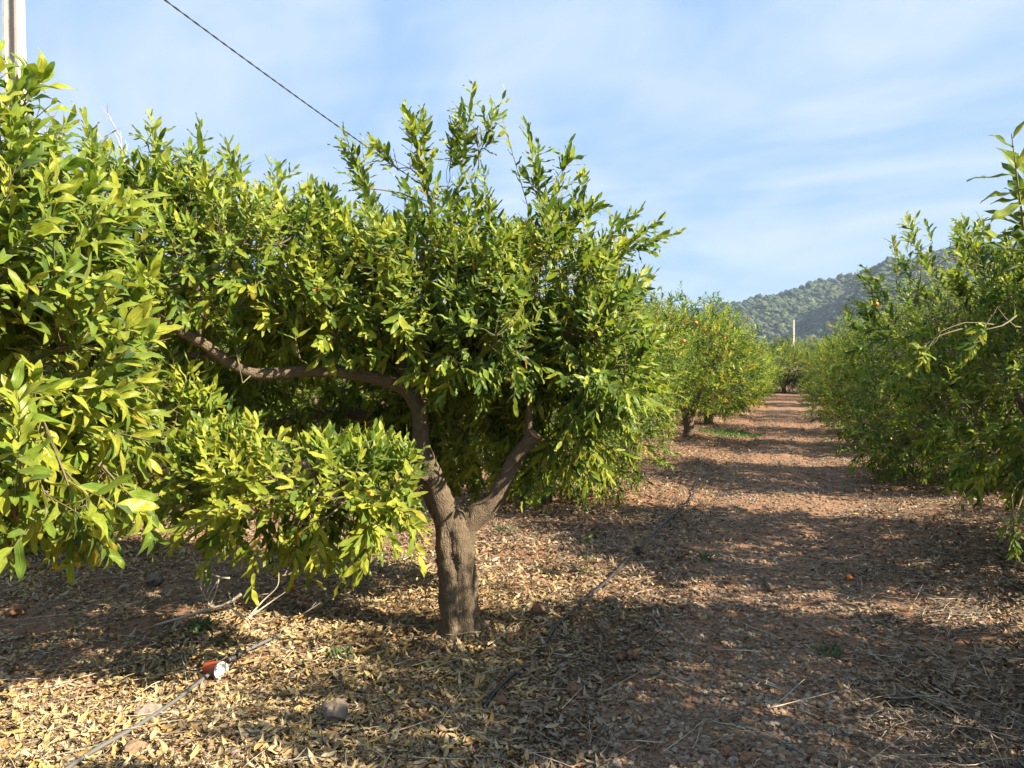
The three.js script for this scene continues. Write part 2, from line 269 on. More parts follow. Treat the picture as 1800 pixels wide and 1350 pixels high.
// ---------------------------------------------------------------- the setting: ground, hill
{
  const axis = (a, b, step, far) => { const s = []; for (let v = a; v <= b + 1e-6; v += step) s.push(v); let q = step; for (let v = b; v < far;) { q *= 1.22; v += q; s.push(v); } q = step; for (let v = a; v > -far;) { q *= 1.22; v -= q; s.unshift(v); } return s; };
  const xs = axis(-6, 6, 0.05, 2600), zs = axis(-14, -1, 0.05, 2600), pos = [], uv = [], col = [], idx = [];
  for (const z of zs) for (const x of xs) {
    pos.push(x, groundH(x, z), z); uv.push(x / 3.1, z / 3.1);
    const pale = smooth(-0.1, 0.5, fbm2(x * 0.35 + 3, z * 0.35, 3)), red = smooth(0, 0.5, fbm2(x * 0.8 - 9, z * 0.8 + 4, 3)), k = 0.92 + 0.22 * fbm2(x * 1.9, z * 1.9, 3); // paler and redder patches of earth
    col.push(k * (1 + 0.1 * pale), k * (0.97 + 0.12 * pale - 0.05 * red), k * (0.94 + 0.16 * pale - 0.1 * red));
  }
  const w = xs.length; for (let j = 0; j < zs.length - 1; j++) for (let i = 0; i < w - 1; i++) { const a = j * w + i; idx.push(a, a + w, a + 1, a + 1, a + w, a + w + 1); }
  const g = new THREE.BufferGeometry(); g.setAttribute('position', new THREE.Float32BufferAttribute(pos, 3)); g.setAttribute('uv', new THREE.Float32BufferAttribute(uv, 2)); g.setAttribute('color', new THREE.Float32BufferAttribute(col, 3)); g.setIndex(idx); g.computeVertexNormals();
  const soilMap = noiseTexture(2048, (u, v) => {
    const a = tile(u, v, 7), b = tile(u, v, 45, 3), c = tile(u, v, 190, 6), d = tile(u, v, 330, 9), grit = smooth(0.55, 0.75, tile(u, v, 110, 14)), dark = smooth(0.3, 0.8, tile(u, v, 60, 17));
    const k = 0.56 + 0.05 * a + 0.06 * b + 0.08 * c + 0.06 * d;
    return [k * 1.04 + grit * 0.1 - dark * 0.14, k * 0.83 + grit * 0.12 - dark * 0.12, k * 0.66 + grit * 0.13 - dark * 0.1];
  });
  const soilBump = noiseTexture(1024, (u, v) => { const k = 0.5 + 0.2 * tile(u, v, 45, 3) + 0.2 * tile(u, v, 150, 6) + 0.2 * smooth(0.4, 0.7, tile(u, v, 100, 14)); return [k, k, k]; }, false);
  const ground = new THREE.Mesh(g, new THREE.MeshStandardMaterial({ map: soilMap, bumpMap: soilBump, bumpScale: 0.012, roughness: 1, vertexColors: true, color: new THREE.Color().setRGB(0.73, 0.64, 0.55) }));
  top(ground, 'ground'); tag(ground, 'reddish brown orchard soil with gravel and dry leaves', 'ground', null, 'structure');
}
const ridge = [[-2200, 7], [-900, 10], [-600, 13], [-400, 24], [-250, 42], [-160, 53], [-100, 62], [-50, 73], [0, 82], [50, 95], [100, 110], [170, 123], [260, 132], [420, 143], [700, 121], [1200, 66], [2200, 22]];
const ridgeAt = (x) => { for (let i = 1; i < ridge.length; i++) if (x < ridge[i][0]) { const t = (x - ridge[i - 1][0]) / (ridge[i][0] - ridge[i - 1][0]); return lerp(ridge[i - 1][1], ridge[i][1], t); } return 10; };
const hillH = (x, z) => {
  const s = -z, foot = smooth(560, 1010, s) * (1 - 0.75 * smooth(1050, 1700, s)), n = fbm2(x / 150 + 2, z / 190, 4);
  const gully = Math.exp(-(((x - 20 - (s - 820) * 0.32) / 34) ** 2)) * smooth(600, 760, s) * (1 - smooth(960, 1010, s));
  const spur = 26 * Math.exp(-(((x - 95 - (s - 760) * 0.2) / 60) ** 2)) * smooth(600, 740, s) * (1 - smooth(820, 960, s));
  return ridgeAt(x + 18 * n2(z / 120, 3)) * foot * (1 + 0.14 * n * (1 - 0.6 * smooth(930, 1010, s))) - 20 * gully + spur - 1.5;
};
{
  const nx = 150, nz = 110, g = new THREE.PlaneGeometry(1, 1, nx, nz), p = g.attributes.position;
  for (let j = 0; j <= nz; j++) for (let i = 0; i <= nx; i++) { const x = -1400 + 2900 * i / nx, z = -540 - 1250 * j / nz; p.setXYZ(j * (nx + 1) + i, x, hillH(x, z), z); }
  g.computeVertexNormals();
  const hill = new THREE.Mesh(g, new THREE.MeshStandardMaterial({ color: new THREE.Color().setRGB(0.055, 0.07, 0.032), roughness: 1, side: THREE.DoubleSide }));
  top(hill, 'hill'); tag(hill, 'wooded hill rising beyond the orchard', 'hill', null, 'structure');
  // the far wood: pines and scrub that read as one mass
  const R = mulberry(501), gs = [];
  for (let k = 0; k < 5; k++) { const b = new THREE.IcosahedronGeometry(0.36 + 0.14 * R(), 1), q = b.attributes.position, c = V((R() - 0.5) * 0.7, 0.45 + R() * 0.55, (R() - 0.5) * 0.7); for (let i = 0; i < q.count; i++) { const s = 1 + 0.35 * n3(q.getX(i) * 5 + k * 9, q.getY(i) * 5, q.getZ(i) * 5); q.setXYZ(i, q.getX(i) * s + c.x, q.getY(i) * s * 0.8 + c.y, q.getZ(i) * s + c.z); } b.computeVertexNormals(); b.deleteAttribute('uv'); gs.push(b); }
  const N = 40000, im = new THREE.InstancedMesh(mergeGeometries(gs), new THREE.MeshStandardMaterial({ roughness: 1 }), N), m = new THREE.Matrix4(), q = new THREE.Quaternion(), col = new THREE.Color();
  for (let i = 0; i < N;) {
    const x = -420 + 860 * R(), z = -590 - 470 * R(); if (n2(x / 60, z / 60) < -0.55 && R() < 0.8) continue;
    const s = (1.8 + 5.0 * Math.pow(R(), 2.2)) * (1 + 0.3 * n2(x / 40 + 9, z / 40)), y = hillH(x, z) - 0.25; q.setFromAxisAngle(up, R() * 6.28);
    im.setMatrixAt(i, m.compose(V(x, y, z), q, V(s, s * (0.8 + 0.5 * R()), s)));
    const t = R(), d = 0.75 + 0.5 * R(); im.setColorAt(i, col.setRGB(d * lerp(0.03, 0.085, t * t), d * lerp(0.055, 0.105, t * t), d * lerp(0.025, 0.035, t))); i++;
  }
  top(im, 'hillside_forest'); tag(im, 'dark green pine wood covering the far hill', 'forest', null, 'stuff');
}

scene.fog = new THREE.FogExp2(new THREE.Color().setRGB(0.62, 0.76, 1.0), 0.00019);

// ---------------------------------------------------------------- orange trees
const ROW_L = -1.95, ROW_R = 2.4, STEP = 4.33;
const W_LIME = [1, 3, 8, 18, 28, 26, 2.6, 0.3, 0.15, 0.5], W_MID = [4, 9, 18, 27, 26, 14, 1.5, 0.4, 0.2, 2], W_FAR = [4, 8, 16, 25, 27, 18, 2, 0.2, 0.1, 2];

{ // the tree in the middle of the picture
  const T = (a) => a.map(([x, y, d, r]) => [at(x, y, d), r]), base = onGround(806, 1112), D = toPx(base).d, b = D - 4.6; // depths below are for a trunk at 4.6 m
  const TT = (a, thin = 0.88) => T(a.map(([x, y, d, r]) => [x, y, d + b, r * thin])), P = (x, y, d) => at(x, y, d + b), S = (px, d) => px / FPX * (d + b);
  const limbA = TT([[799, 975, 4.59, 0.1], [784, 905, 4.57, 0.088], [764, 848, 4.55, 0.07], [742, 780, 4.5, 0.058], [736, 720, 4.45, 0.055], [712, 684, 4.38, 0.048], [640, 660, 4.3, 0.04], [540, 652, 4.2, 0.037], [445, 656, 4.1, 0.037], [350, 600, 4.0, 0.032], [250, 543, 3.9, 0.026], [150, 483, 3.8, 0.017], [60, 432, 3.75, 0.01]]);
  const limbs = [limbA,
    TT([[425, 648, 4.08, 0.026], [370, 628, 4.15, 0.022], [315, 626, 4.25, 0.018], [240, 652, 4.4, 0.014], [180, 660, 4.5, 0.008]]),
    TT([[795, 960, 4.63, 0.085], [772, 895, 4.68, 0.07], [722, 800, 4.9, 0.06], [640, 732, 5.2, 0.052], [560, 728, 5.5, 0.044], [470, 745, 5.7, 0.034], [380, 720, 5.8, 0.02]]),
    TT([[800, 970, 4.6, 0.1], [824, 918, 4.6, 0.086], [860, 889, 4.6, 0.068], [886, 848, 4.6, 0.054], [904, 808, 4.59, 0.05], [940, 764, 4.55, 0.046]]),
    TT([[930, 772, 4.56, 0.026], [931, 735, 4.56, 0.021], [927, 650, 4.58, 0.017], [938, 540, 4.65, 0.013], [958, 440, 4.7, 0.008]]),
    TT([[715, 690, 4.4, 0.04], [705, 620, 4.5, 0.034], [725, 540, 4.6, 0.028], [745, 440, 4.65, 0.02], [765, 330, 4.7, 0.01]]),
    TT([[738, 735, 4.5, 0.036], [765, 660, 4.85, 0.032], [830, 590, 5.1, 0.028], [862, 500, 5.05, 0.022], [835, 350, 4.9, 0.01]]),
    TT([[748, 838, 4.45, 0.03], [690, 826, 4.25, 0.025], [600, 846, 3.95, 0.018], [500, 870, 3.75, 0.012], [400, 890, 3.65, 0.007]]),
    TT([[350, 600, 4.0, 0.02], [352, 540, 4.05, 0.015], [340, 460, 4.1, 0.011], [345, 360, 4.15, 0.006]])];
  const trunk = [[base.clone().add(V(0, -0.06, 0)), 0.135], ...TT([[805, 1085, 4.6, 0.122], [803, 1020, 4.6, 0.118], [799, 965, 4.6, 0.126], [799, 925, 4.6, 0.125], [801, 903, 4.6, 0.085], [802, 895, 4.61, 0.03]], 0.97)];
  const L = (x, y, d, rx, ry, rz, n, o = {}) => ({ c: P(x, y, d), r: [S(rx, d), S(ry, d), rz], n, ...o });
  const lobes = [L(775, 510, 4.7, 170, 96, 0.75, 340), L(450, 480, 4.45, 185, 104, 0.8, 410, { w: W_LIME }), L(960, 535, 4.75, 120, 115, 0.6, 280), L(780, 585, 4.45, 165, 100, 0.42, 260), L(620, 540, 4.5, 140, 90, 0.5, 200),
    L(330, 600, 5.0, 230, 170, 0.55, 430), L(560, 640, 5.5, 200, 130, 0.5, 260), L(530, 862, 3.85, 215, 70, 0.42, 320, { w: W_LIME }), L(930, 640, 5.0, 95, 110, 0.5, 200), L(240, 420, 4.1, 110, 120, 0.5, 200, { w: W_LIME }), L(800, 660, 5.3, 140, 110, 0.4, 160), L(1050, 640, 4.6, 80, 105, 0.4, 190), L(820, 750, 5.5, 120, 95, 0.4, 220), L(985, 735, 5.1, 105, 90, 0.45, 220), L(690, 690, 5.6, 120, 90, 0.4, 160), L(320, 790, 4.1, 110, 95, 0.4, 190, { w: W_LIME })];
  const sh = (x0, y0, x1, y1, d = 4.6, o = {}) => ({ a: P(x0, y0, d), b: P(x1, y1, d + (o.dd ?? 0)), per: 54, open: 0.7, leaf: 0.106, ...o });
  const extra = [sh(680, 420, 602, 228, 4.6), sh(655, 420, 630, 290, 4.5), sh(760, 380, 712, 185, 4.65), sh(745, 330, 745, 200, 4.7), sh(800, 380, 832, 150, 4.7), sh(830, 300, 890, 158, 4.75, { per: 22 }), sh(950, 440, 882, 205, 4.7, { per: 16, sides: 0 }), sh(960, 420, 925, 215, 4.65), sh(960, 430, 1000, 250, 4.7), sh(985, 450, 1030, 305, 4.75), sh(1000, 480, 1188, 410, 4.7, { droop: 0.0 }), sh(1010, 470, 1125, 370, 4.75), sh(1040, 480, 1160, 385, 4.8), sh(1060, 520, 1130, 500, 4.9), sh(990, 420, 1050, 350, 4.7), sh(650, 640, 640, 560, 4.15), sh(700, 640, 690, 700, 4.2, { droop: 0.4 }), sh(800, 620, 770, 700, 4.2, { droop: 0.4 }), sh(880, 600, 905, 640, 4.3, { droop: 0.4 }), sh(520, 600, 500, 520, 4.0), sh(600, 420, 575, 330, 4.5), sh(860, 420, 850, 300, 4.6), sh(240, 420, 215, 290, 4.1, { w: W_LIME }), sh(420, 640, 400, 540, 4.0), sh(560, 600, 570, 560, 4.1),
    sh(360, 400, 350, 215, 4.4), sh(300, 400, 265, 205, 4.3, { w: W_LIME }), sh(480, 400, 490, 290, 4.5), sh(430, 380, 400, 250, 4.5), sh(180, 340, 160, 235, 4.0, { w: W_LIME }), sh(535, 400, 560, 340, 4.6), sh(700, 300, 660, 250, 4.7), sh(790, 300, 800, 210, 4.8),
    sh(700, 860, 650, 770, 4.0, { w: W_LIME }), sh(560, 820, 540, 745, 3.8, { w: W_LIME }), sh(460, 840, 410, 760, 3.75, { w: W_LIME }), sh(640, 830, 720, 800, 4.0, { w: W_LIME }), sh(330, 850, 300, 780, 3.7, { w: W_LIME }), sh(560, 900, 520, 985, 3.75, { w: W_LIME, droop: 0.4 }), sh(680, 900, 745, 930, 4.0, { w: W_LIME, droop: 0.3 })];
  // the open middle under the big limb, and bark that no leaf hangs in front of
  const seg = [[limbA, 17], [limbs[3], 24]].flatMap(([l, w]) => { const c = new THREE.CatmullRomCurve3(l.map((n) => n[0]), false, 'centripetal'); return Array.from({ length: 60 }, (_, i) => ({ ...toPx(c.getPoint(i / 59)), w })); });
  const RK = mulberry(99);
  const keepOut = (p) => {
    const q = toPx(p); if (q.d < 1.3) return true;
    if (q.x > 250 && seg.some((s) => q.d < s.d + 0.05 && Math.hypot(q.x - s.x, q.y - s.y) < s.w * 1.2) && RK() < 0.72) return true;
    if (q.d < 5.0 + b && q.x > 455 && q.x < 735 && q.y > 668 && q.y < 765 + (600 - q.x) * 0.1) return true;
    if (q.d < 4.75 + b && q.x > 700 && q.x < 985 && q.y > 715 && q.y < 1120 && !(q.x < 760 && q.y > 760)) return true;
    return false;
  };
  const root = orangeTree({ seed: 4, label: 'large spreading orange tree in the middle with fluted trunk and long bare limb', base, detail: true, trunk, limbs, lobes, extra, keepOut, leaf: 0.102, w: W_MID, floor: 0.45, gap: -0.34, fruit: [P(648, 872, 3.75)],
    trunkLump: (a, t, p) => 1 + (1 - smooth(0.55, 0.85, t)) * (0.06 * Math.cos(3 * a + 0.4) - [0.35, 1.5, 2.5, 3.5, 4.4, 5.5].reduce((q, c, i) => q + (0.2 + 0.14 * (i % 2)) * Math.exp(-(((a - c + 0.25 * Math.sin(5 * t + i)) / 0.19) ** 2)), 0)) + 0.09 * n3(p.x * 12 + 2 * Math.cos(a), p.y * 9, p.z * 12 + 2 * Math.sin(a)) + 0.04 * n3(p.x * 40 + 3 * Math.cos(a), p.y * 22, p.z * 40 + 3 * Math.sin(a)) + 0.25 * Math.exp(-t * 22) });
  // sawn end of the right limb
  const c = new THREE.CylinderGeometry(0.039, 0.041, 0.012, 20), end = limbs[3][5][0], dir = end.clone().sub(limbs[3][4][0]).normalize(), m = part(c, cutWood, 'sawn_end', root);
  m.position.copy(end).addScaledVector(dir, 0.004).sub(base); m.quaternion.setFromUnitVectors(up, dir); m.userData.label = 'pale sawn end of a pruned limb';
  // dead twigs above the leaves
  const gs = [], R = mulberry(71), dead = (p, d, len, r, lev) => { const e = p.clone().addScaledVector(d, len); gs.push(tube([[p, r], [p.clone().lerp(e, 0.5).addScaledVector(rv(R), len * 0.06), r * 0.8], [e, r * 0.55]], 4, 2, null, false)); if (lev) for (let k = 0; k < 3; k++) dead(p.clone().lerp(e, 0.4 + 0.25 * k), d.clone().addScaledVector(rv(R), 0.75).normalize(), len * 0.5, r * 0.6, lev - 1); };
  dead(P(222, 330, 4.1), V(-0.12, 1, 0).normalize(), 0.3, 0.004, 2); dead(P(85, 300, 3.9), V(0.05, 1, 0.1).normalize(), 0.22, 0.0035, 2); dead(P(70, 300, 3.9), V(-0.5, 1, 0.1).normalize(), 0.2, 0.003, 2);
  const dg = mergeGeometries(gs); dg.translate(-base.x, -base.y, -base.z); const dt = part(dg, deadTwigMat, 'dead_twigs', root, 'stuff'); dt.userData.label = 'bare grey twigs above the leaves';
}
{ // the near tree whose crown comes in from the left edge
  const b = V(ROW_L, groundH(ROW_L, 0.1), 0.1), q = (x, y, d) => at(x, y, d);
  const trunk = [[b.clone(), 0.13], [b.clone().add(V(0, 0.3, 0)), 0.11], [b.clone().add(V(0, 0.6, 0.02)), 0.12], [b.clone().add(V(0, 0.72, 0.02)), 0.08]];
  const limbs = [[[b.clone().add(V(0, 0.55, 0)), 0.07], [b.clone().add(V(0.05, 0.95, -0.5)), 0.05], [q(-160, 720, 2.0), 0.026], [q(-60, 560, 2.2), 0.014], [q(-20, 360, 2.3), 0.006]], [[b.clone().add(V(0.05, 0.55, 0)), 0.06], [b.clone().add(V(-0.4, 1.2, 0.4)), 0.045], [b.clone().add(V(-0.8, 1.9, 0.6)), 0.02]], [[b.clone().add(V(0, 0.6, 0)), 0.06], [b.clone().add(V(0.3, 1.2, 0.3)), 0.04], [b.clone().add(V(0.3, 2.0, 0.2)), 0.015]], [[b.clone().add(V(0.0, 0.6, 0)), 0.05], [b.clone().add(V(-0.4, 1.0, -0.7)), 0.035], [b.clone().add(V(-0.7, 1.7, -1.2)), 0.012]], [[q(-160, 740, 2.0), 0.014], [q(60, 850, 2.1), 0.009], [q(190, 870, 2.15), 0.005]]];
  const lobes = [{ c: q(-20, 600, 2.05), r: [0.24, 0.42, 0.36], n: 300 }, { c: q(-70, 400, 2.2), r: [0.2, 0.18, 0.34], n: 110 }, { c: q(110, 850, 2.05), r: [0.18, 0.11, 0.24], n: 85 }, { c: q(70, 480, 2.45), r: [0.2, 0.14, 0.3], n: 80 }, { c: q(70, 690, 2.25), r: [0.15, 0.16, 0.25], n: 60 }, { c: b.clone().add(V(-0.5, 1.85, 0.1)), r: [0.95, 0.7, 1.15], n: 480 }];
  const extra = [[-30, 330, 15, 165, 2.0], [0, 380, 50, 260, 2.2], [60, 440, 130, 330, 2.4], [40, 560, 170, 440, 2.2], [100, 800, 145, 915, 1.9, 0.45], [60, 810, 85, 890, 1.85, 0.45], [180, 820, 245, 890, 2.0, 0.35], [10, 780, 30, 870, 1.85, 0.45], [200, 760, 290, 780, 2.1, 0.1]].map(([x0, y0, x1, y1, d, droop]) => ({ a: q(x0, y0, d), b: q(x1, y1, d), per: 34, sides: 2, droop: droop ?? 0.1, leaf: 0.094 })).concat([[90, 520, 190, 400, 2.3], [120, 640, 240, 560, 2.35], [100, 740, 250, 700, 2.3], [150, 480, 215, 350, 2.5], [20, 250, 60, 130, 2.1]].map(([x0, y0, x1, y1, d]) => ({ a: q(x0, y0, d), b: q(x1, y1, d), per: 44, sides: 3, leaf: 0.095 })));
  orangeTree({ seed: 9, label: 'nearest orange tree at the left edge, with large yellow-green leaves', base: b, detail: true, trunk, limbs, lobes, extra, leaf: 0.092, w: W_LIME, floor: 0.5, gap: -0.4, keepOut: (p) => { const s = toPx(p); return (s.d > 0.05 && s.d < 1.5 && s.x > -250) || (s.d > 0 && s.x > 272 && s.x < 2500) || (s.d > 0 && s.x > -150 && s.y > 985) || p.distanceTo(camera.position) < 1.1; } });
}
// the rest of the left row
const leftNames = ['orange tree directly behind the large central tree, its leaves hiding its trunk', 'third visible orange tree of the left row, leafy down to the ground', 'orange tree of the left row with a short forked trunk beside green weeds', 'orange tree of the left row just beyond the forked trunk'];
const far = (side) => `distant orange tree far down the ${side} row by the path`;
for (let k = 0; k < 11; k++) {
  const z = -(8.55 + k * STEP), R = mulberry(900 + k), x = ROW_L + (R() - 0.5) * 0.3, fork = k === 2;
  habitTree({ x: fork ? ROW_L - 0.08 : k === 0 ? -2.7 : k === 1 ? -2.52 : x, z: fork ? -17.2 : z + (R() - 0.5) * (k > 2 ? 1.4 : 0.4), seed: 21 + k, h: [2.75, 3.0, 3.0, 2.6, 2.45][k] ?? 2.2 + 0.4 * R(), r: [1.42, 1.06, 1.68, 1.6][k] ?? 1.3 + 0.5 * R(), detail: k === 0, leaf: 0.092, shoots: k === 0 ? 1700 : k < 4 ? [0, 1200, 1700, 1700][k] : 1100, floor: fork ? 0.75 : 0.16, w: k === 0 ? W_MID : W_FAR, label: leftNames[k] ?? far('left'), group: k < 4 ? undefined : 'distant trees of the left row',
    fruit: k === 0 || k > 4 ? [] : Array.from({ length: 2 }, () => { const a = -0.2 - R() * 1.6; return V(x + Math.cos(a) * -1.2 * -1, 0, z).add(V(0.1 * R(), 1.3 + 1.1 * R(), 0.9 * (R() - 0.2))); }) });
}
// the right row
const rightNames = ['near orange tree just outside the right edge, one big-leaved shoot reaching in', 'dark shaded orange tree filling the right edge of the picture', 'shaded orange tree of the right row with sunlit top and drooping skirt', 'orange tree of the right row next beyond the drooping skirt'];
for (let k = 0; k < 12; k++) {
  const R = mulberry(1900 + k), z = k ? -(2.9 + k * STEP) + (k > 2 ? (R() - 0.5) * 1.6 : 0) : -3.5, x = ROW_R + (k > 2 ? (R() - 0.5) * 0.5 : k === 1 ? 0.05 : 0.1);
  const extra = k === 0 ? [{ a: at(1820, 560, 1.75), b: at(1778, 235, 1.6), per: 46, sides: 3, leaf: 0.115, open: 1.3, droop: 0.1, w: W_MID }, { a: at(1850, 470, 1.75), b: at(1800, 300, 1.7), per: 46, sides: 3, leaf: 0.11, open: 1.25, droop: 0.12, w: W_MID }] : k === 1 ? [[1780, 900, 1785, 980], [1740, 560, 1690, 640], [1640, 600, 1600, 650]].map(([a, b2, c, d]) => ({ a: at(a, b2, 4.9), b: at(c, d, 4.8), per: 34, droop: 0.5, sides: 3 })) : [];
  habitTree({ x, z, seed: 61 + k, skirt: k > 1, sprouts: k === 1 ? 3 : 5, h: [2.7, 2.72, 2.8, 2.65][k] ?? 2.4 + 0.55 * R(), r: [1.75, 1.7, 1.62, 1.6][k] ?? 1.4 + 0.5 * R(), detail: k < 3, leaf: [0.1, 0.098, 0.088][k] ?? 0.088, shoots: k < 3 ? 2500 : k < 5 ? 1800 : 1100, floor: [0.5, 0.7, 0.1][k] ?? 0.12, w: k < 2 ? W_MID : W_FAR, label: rightNames[k] ?? far('right'), group: k < 4 ? undefined : 'distant trees of the right row', extra,
    keepOut: k === 0 ? (p) => { const s = toPx(p); return p.distanceTo(camera.position) < 1.2 || (s.d > 0.3 && s.x < 1705 && s.x > -2000) || (s.d > 0.3 && s.x < 1860 && s.y > 470); } : undefined, fruit: k === 2 ? [at(1540, 535, 9.4)] : [] });
}
// neighbouring rows and the trees that close the path
let q2 = 0;
for (const [x, z0, n, where, group] of [[-6.35, -1.5, 10, 'behind the left row', 'trees of the row behind the left row'], [-10.8, -3.5, 9, 'two rows behind the left row', 'trees two rows behind the left row'], [6.8, -9, 9, 'behind the right row', 'trees of the row behind the right row']])
  for (let k = 0; k < n; k++) { const R = mulberry(3000 + q2++); habitTree({ x: x + (R() - 0.5) * 0.4, z: z0 - k * STEP + (R() - 0.5) * 0.5, seed: 101 + q2, h: 2.5 + 0.5 * R(), r: 1.6, shoots: k < 4 ? 1300 : 900, sprig: 1.2, w: W_FAR, label: `orange tree partly hidden in the row ${where}`, group }); }
for (let k = 0; k < 7; k++) { const R = mulberry(4000 + k); habitTree({ x: -10.4 + k * 3.4, z: -46 - 2 * R(), seed: 201 + k, h: 3.0 + 0.4 * R(), r: 1.9, shoots: 1500, sprig: 1.5, w: W_FAR, label: 'orange tree closing the far end of the path', group: 'trees at the far end of the path' }); }

// the leaves of the near trees: the 300 that show largest on each as parts, the rest as one mass
{
  const cell = 9, cols = Math.ceil(1800 / cell), grid = new Map();
  for (const t of detailed) for (const l of t.leaves) {
    const c = l.p.clone().addScaledVector(V().setFromMatrixColumn(l.m, 1), 0.5), s = toPx(c); l.s = s; l.seen = false;
    if (s.d < 0.2 || s.x < 0 || s.x >= 1800 || s.y < 0 || s.y >= 1350) continue;
    const key = Math.floor(s.y / cell) * cols + Math.floor(s.x / cell), o = grid.get(key); if (!o || o.s.d > s.d) grid.set(key, l);
  }
  for (const l of grid.values()) l.seen = true;
  for (const t of detailed) {
    const view = V(), score = (l) => (l.L / l.s.d) ** 2 * (0.15 + Math.abs(view.copy(l.p).sub(camera.position).normalize().dot(V().setFromMatrixColumn(l.m, 2).normalize())));
    const own = t.leaves.filter((l) => l.seen).sort((a, b) => score(b) - score(a)).slice(0, 300), set = new Set(own), rest = t.leaves.filter((l) => !set.has(l)), sh = new THREE.Matrix4().makeTranslation(-t.base.x, -t.base.y, -t.base.z), m = new THREE.Matrix4();
    for (const l of own) { const o = part(leafShapes[Math.floor(t.R() * 4)], leafMats[l.c], 'leaf', t.root); m.multiplyMatrices(sh, l.m).decompose(o.position, o.quaternion, o.scale); }
    const im = new THREE.InstancedMesh(t.shape, leafWhite, rest.length), col = new THREE.Color();
    rest.forEach((l, i) => { im.setMatrixAt(i, m.multiplyMatrices(sh, l.m)); im.setColorAt(i, col.copy(LEAF[l.c]).multiplyScalar(0.85 + 0.3 * t.R())); });
    im.name = 'foliage'; im.userData.kind = 'stuff'; t.root.add(im);
  }
}

// ---------------------------------------------------------------- ground cover: dry leaves, gravel, prunings
const rows = [-10.8, -6.35, ROW_L, ROW_R, 6.8, 11.2];
const rowDist = (x) => Math.min(...rows.map((r) => Math.abs(x - r)));
const inView = (x, z, m) => { const q = V(x, 0, z).applyMatrix4(camInv), d = -q.z; return d > 1.2 && Math.abs(q.x) < 0.69 * d + m; };
function scatter(R, count, dMin, dMax, power, keep, put) { // positions thinning out with distance, in and a little beside the view
  for (let i = 0, n = 0; n < count && i < count * 60; i++) {
    const d = dMin * Math.pow(dMax / dMin, Math.pow(R(), power)), s = (R() * 2 - 1) * (0.69 * d + 1.2);
    const x = s * Math.cos(YAW) - d * Math.sin(YAW), z = -s * Math.sin(YAW) - d * Math.cos(YAW);
    if (R() > keep(x, z)) continue;
    put(x, z, d); n++;
  }
}
const litterShare = (x, z) => { const n = fbm2(x * 0.9 + 20, z * 0.9, 3), path = smooth(0.75, 0.35, Math.abs(x + 0.2 + 0.15 * n2(z * 0.3, 4))); return clamp((0.32 + 0.75 * smooth(1.9, 0.8, rowDist(x)) + 0.75 * n) * (1 - 0.78 * path)); };
const bare = []; // the hoses and the can lie on top of the litter
for (const line of [[[60, 1418], [150, 1350], [240, 1296], [310, 1248], [375, 1196], [492, 1130]], [[852, 1246], [912, 1188], [976, 1112], [1058, 1036], [1124, 972], [1217, 880]]]) for (let i = 1; i < line.length; i++) for (let k = 0; k < 24; k++) bare.push([onGround(lerp(line[i - 1][0], line[i][0], k / 24), lerp(line[i - 1][1], line[i][1], k / 24)), 0.022]);
bare.push([onGround(378, 1190), 0.075], [onGround(392, 1200), 0.06]);
{
  const STRAW = [[0.58, 0.45, 0.24], [0.50, 0.41, 0.26], [0.62, 0.46, 0.18], [0.42, 0.32, 0.19], [0.30, 0.22, 0.14], [0.66, 0.55, 0.36], [0.55, 0.34, 0.12]], BROWN = [[0.27, 0.19, 0.12], [0.19, 0.13, 0.085], [0.36, 0.27, 0.18], [0.12, 0.085, 0.06], [0.40, 0.33, 0.25], [0.32, 0.19, 0.10], [0.48, 0.39, 0.27]];
  const dryMap = noiseTexture(128, (u, v) => { const x = Math.abs(u - 0.5) * 2, k = 0.85 + 0.1 * tile(u, v, 9, 51) + 0.1 * tile(u, v, 26, 53) + 0.1 * Math.exp(-((x / 0.08) ** 2)); return [k, k * 0.98, k * 0.95]; });
  const mat = new THREE.MeshStandardMaterial({ map: dryMap, roughness: 0.85, side: THREE.DoubleSide }), m = new THREE.Matrix4(), col = new THREE.Color();
  [[0.35, 0.6, 0.4, 56000], [-0.35, 1.0, -0.6, 56000], [0.75, 0.6, 0.9, 56000]].forEach(([curl, fold, twist, N], kind) => {
    const R = mulberry(700 + kind), im = new THREE.InstancedMesh(leafGeometry(curl, fold, twist, 4), mat, N); let i = 0;
    scatter(R, N, 2.3, 26, 1.15, (x, z) => (bare.some(([p, w]) => (p.x - x) ** 2 + (p.z - z) ** 2 < w * w) && R() < 0.85 ? 0 : litterShare(x, z)), (x, z, d) => {
      const a = R() * 6.28, ax = V(Math.cos(a), (R() - 0.4) * 0.3, Math.sin(a)).normalize(), nm = V((R() - 0.5) * 1.1, 1, (R() - 0.5) * 1.1).multiplyScalar(R() < 0.4 ? -1 : 1), L = (0.016 + 0.05 * Math.pow(R(), 1.6)) * (1 + 0.02 * d);
      im.setMatrixAt(i, leafMatrix(V(x, groundH(x, z) + 0.006 + 0.028 * R() * litterShare(x, z), z), ax, nm, L, 0.85 + 0.7 * R(), 0.3 + 0.9 * R(), m));
      const straw = smooth(-0.9, -1.5, x) * smooth(7, 4, -z) + 0.12, c = (R() < straw ? STRAW : BROWN)[Math.floor(R() * 7)], k = 0.75 + 0.45 * R(); im.setColorAt(i++, col.setRGB(c[0] * k, c[1] * k, c[2] * k));
    });
    im.count = i; top(im, 'fallen_leaves'); tag(im, ['dry curled leaves littering the orchard floor', 'dry folded leaves strewn among the litter', 'dry rolled leaves scattered over the soil'][kind], 'leaf litter', null, 'stuff');
  });
}
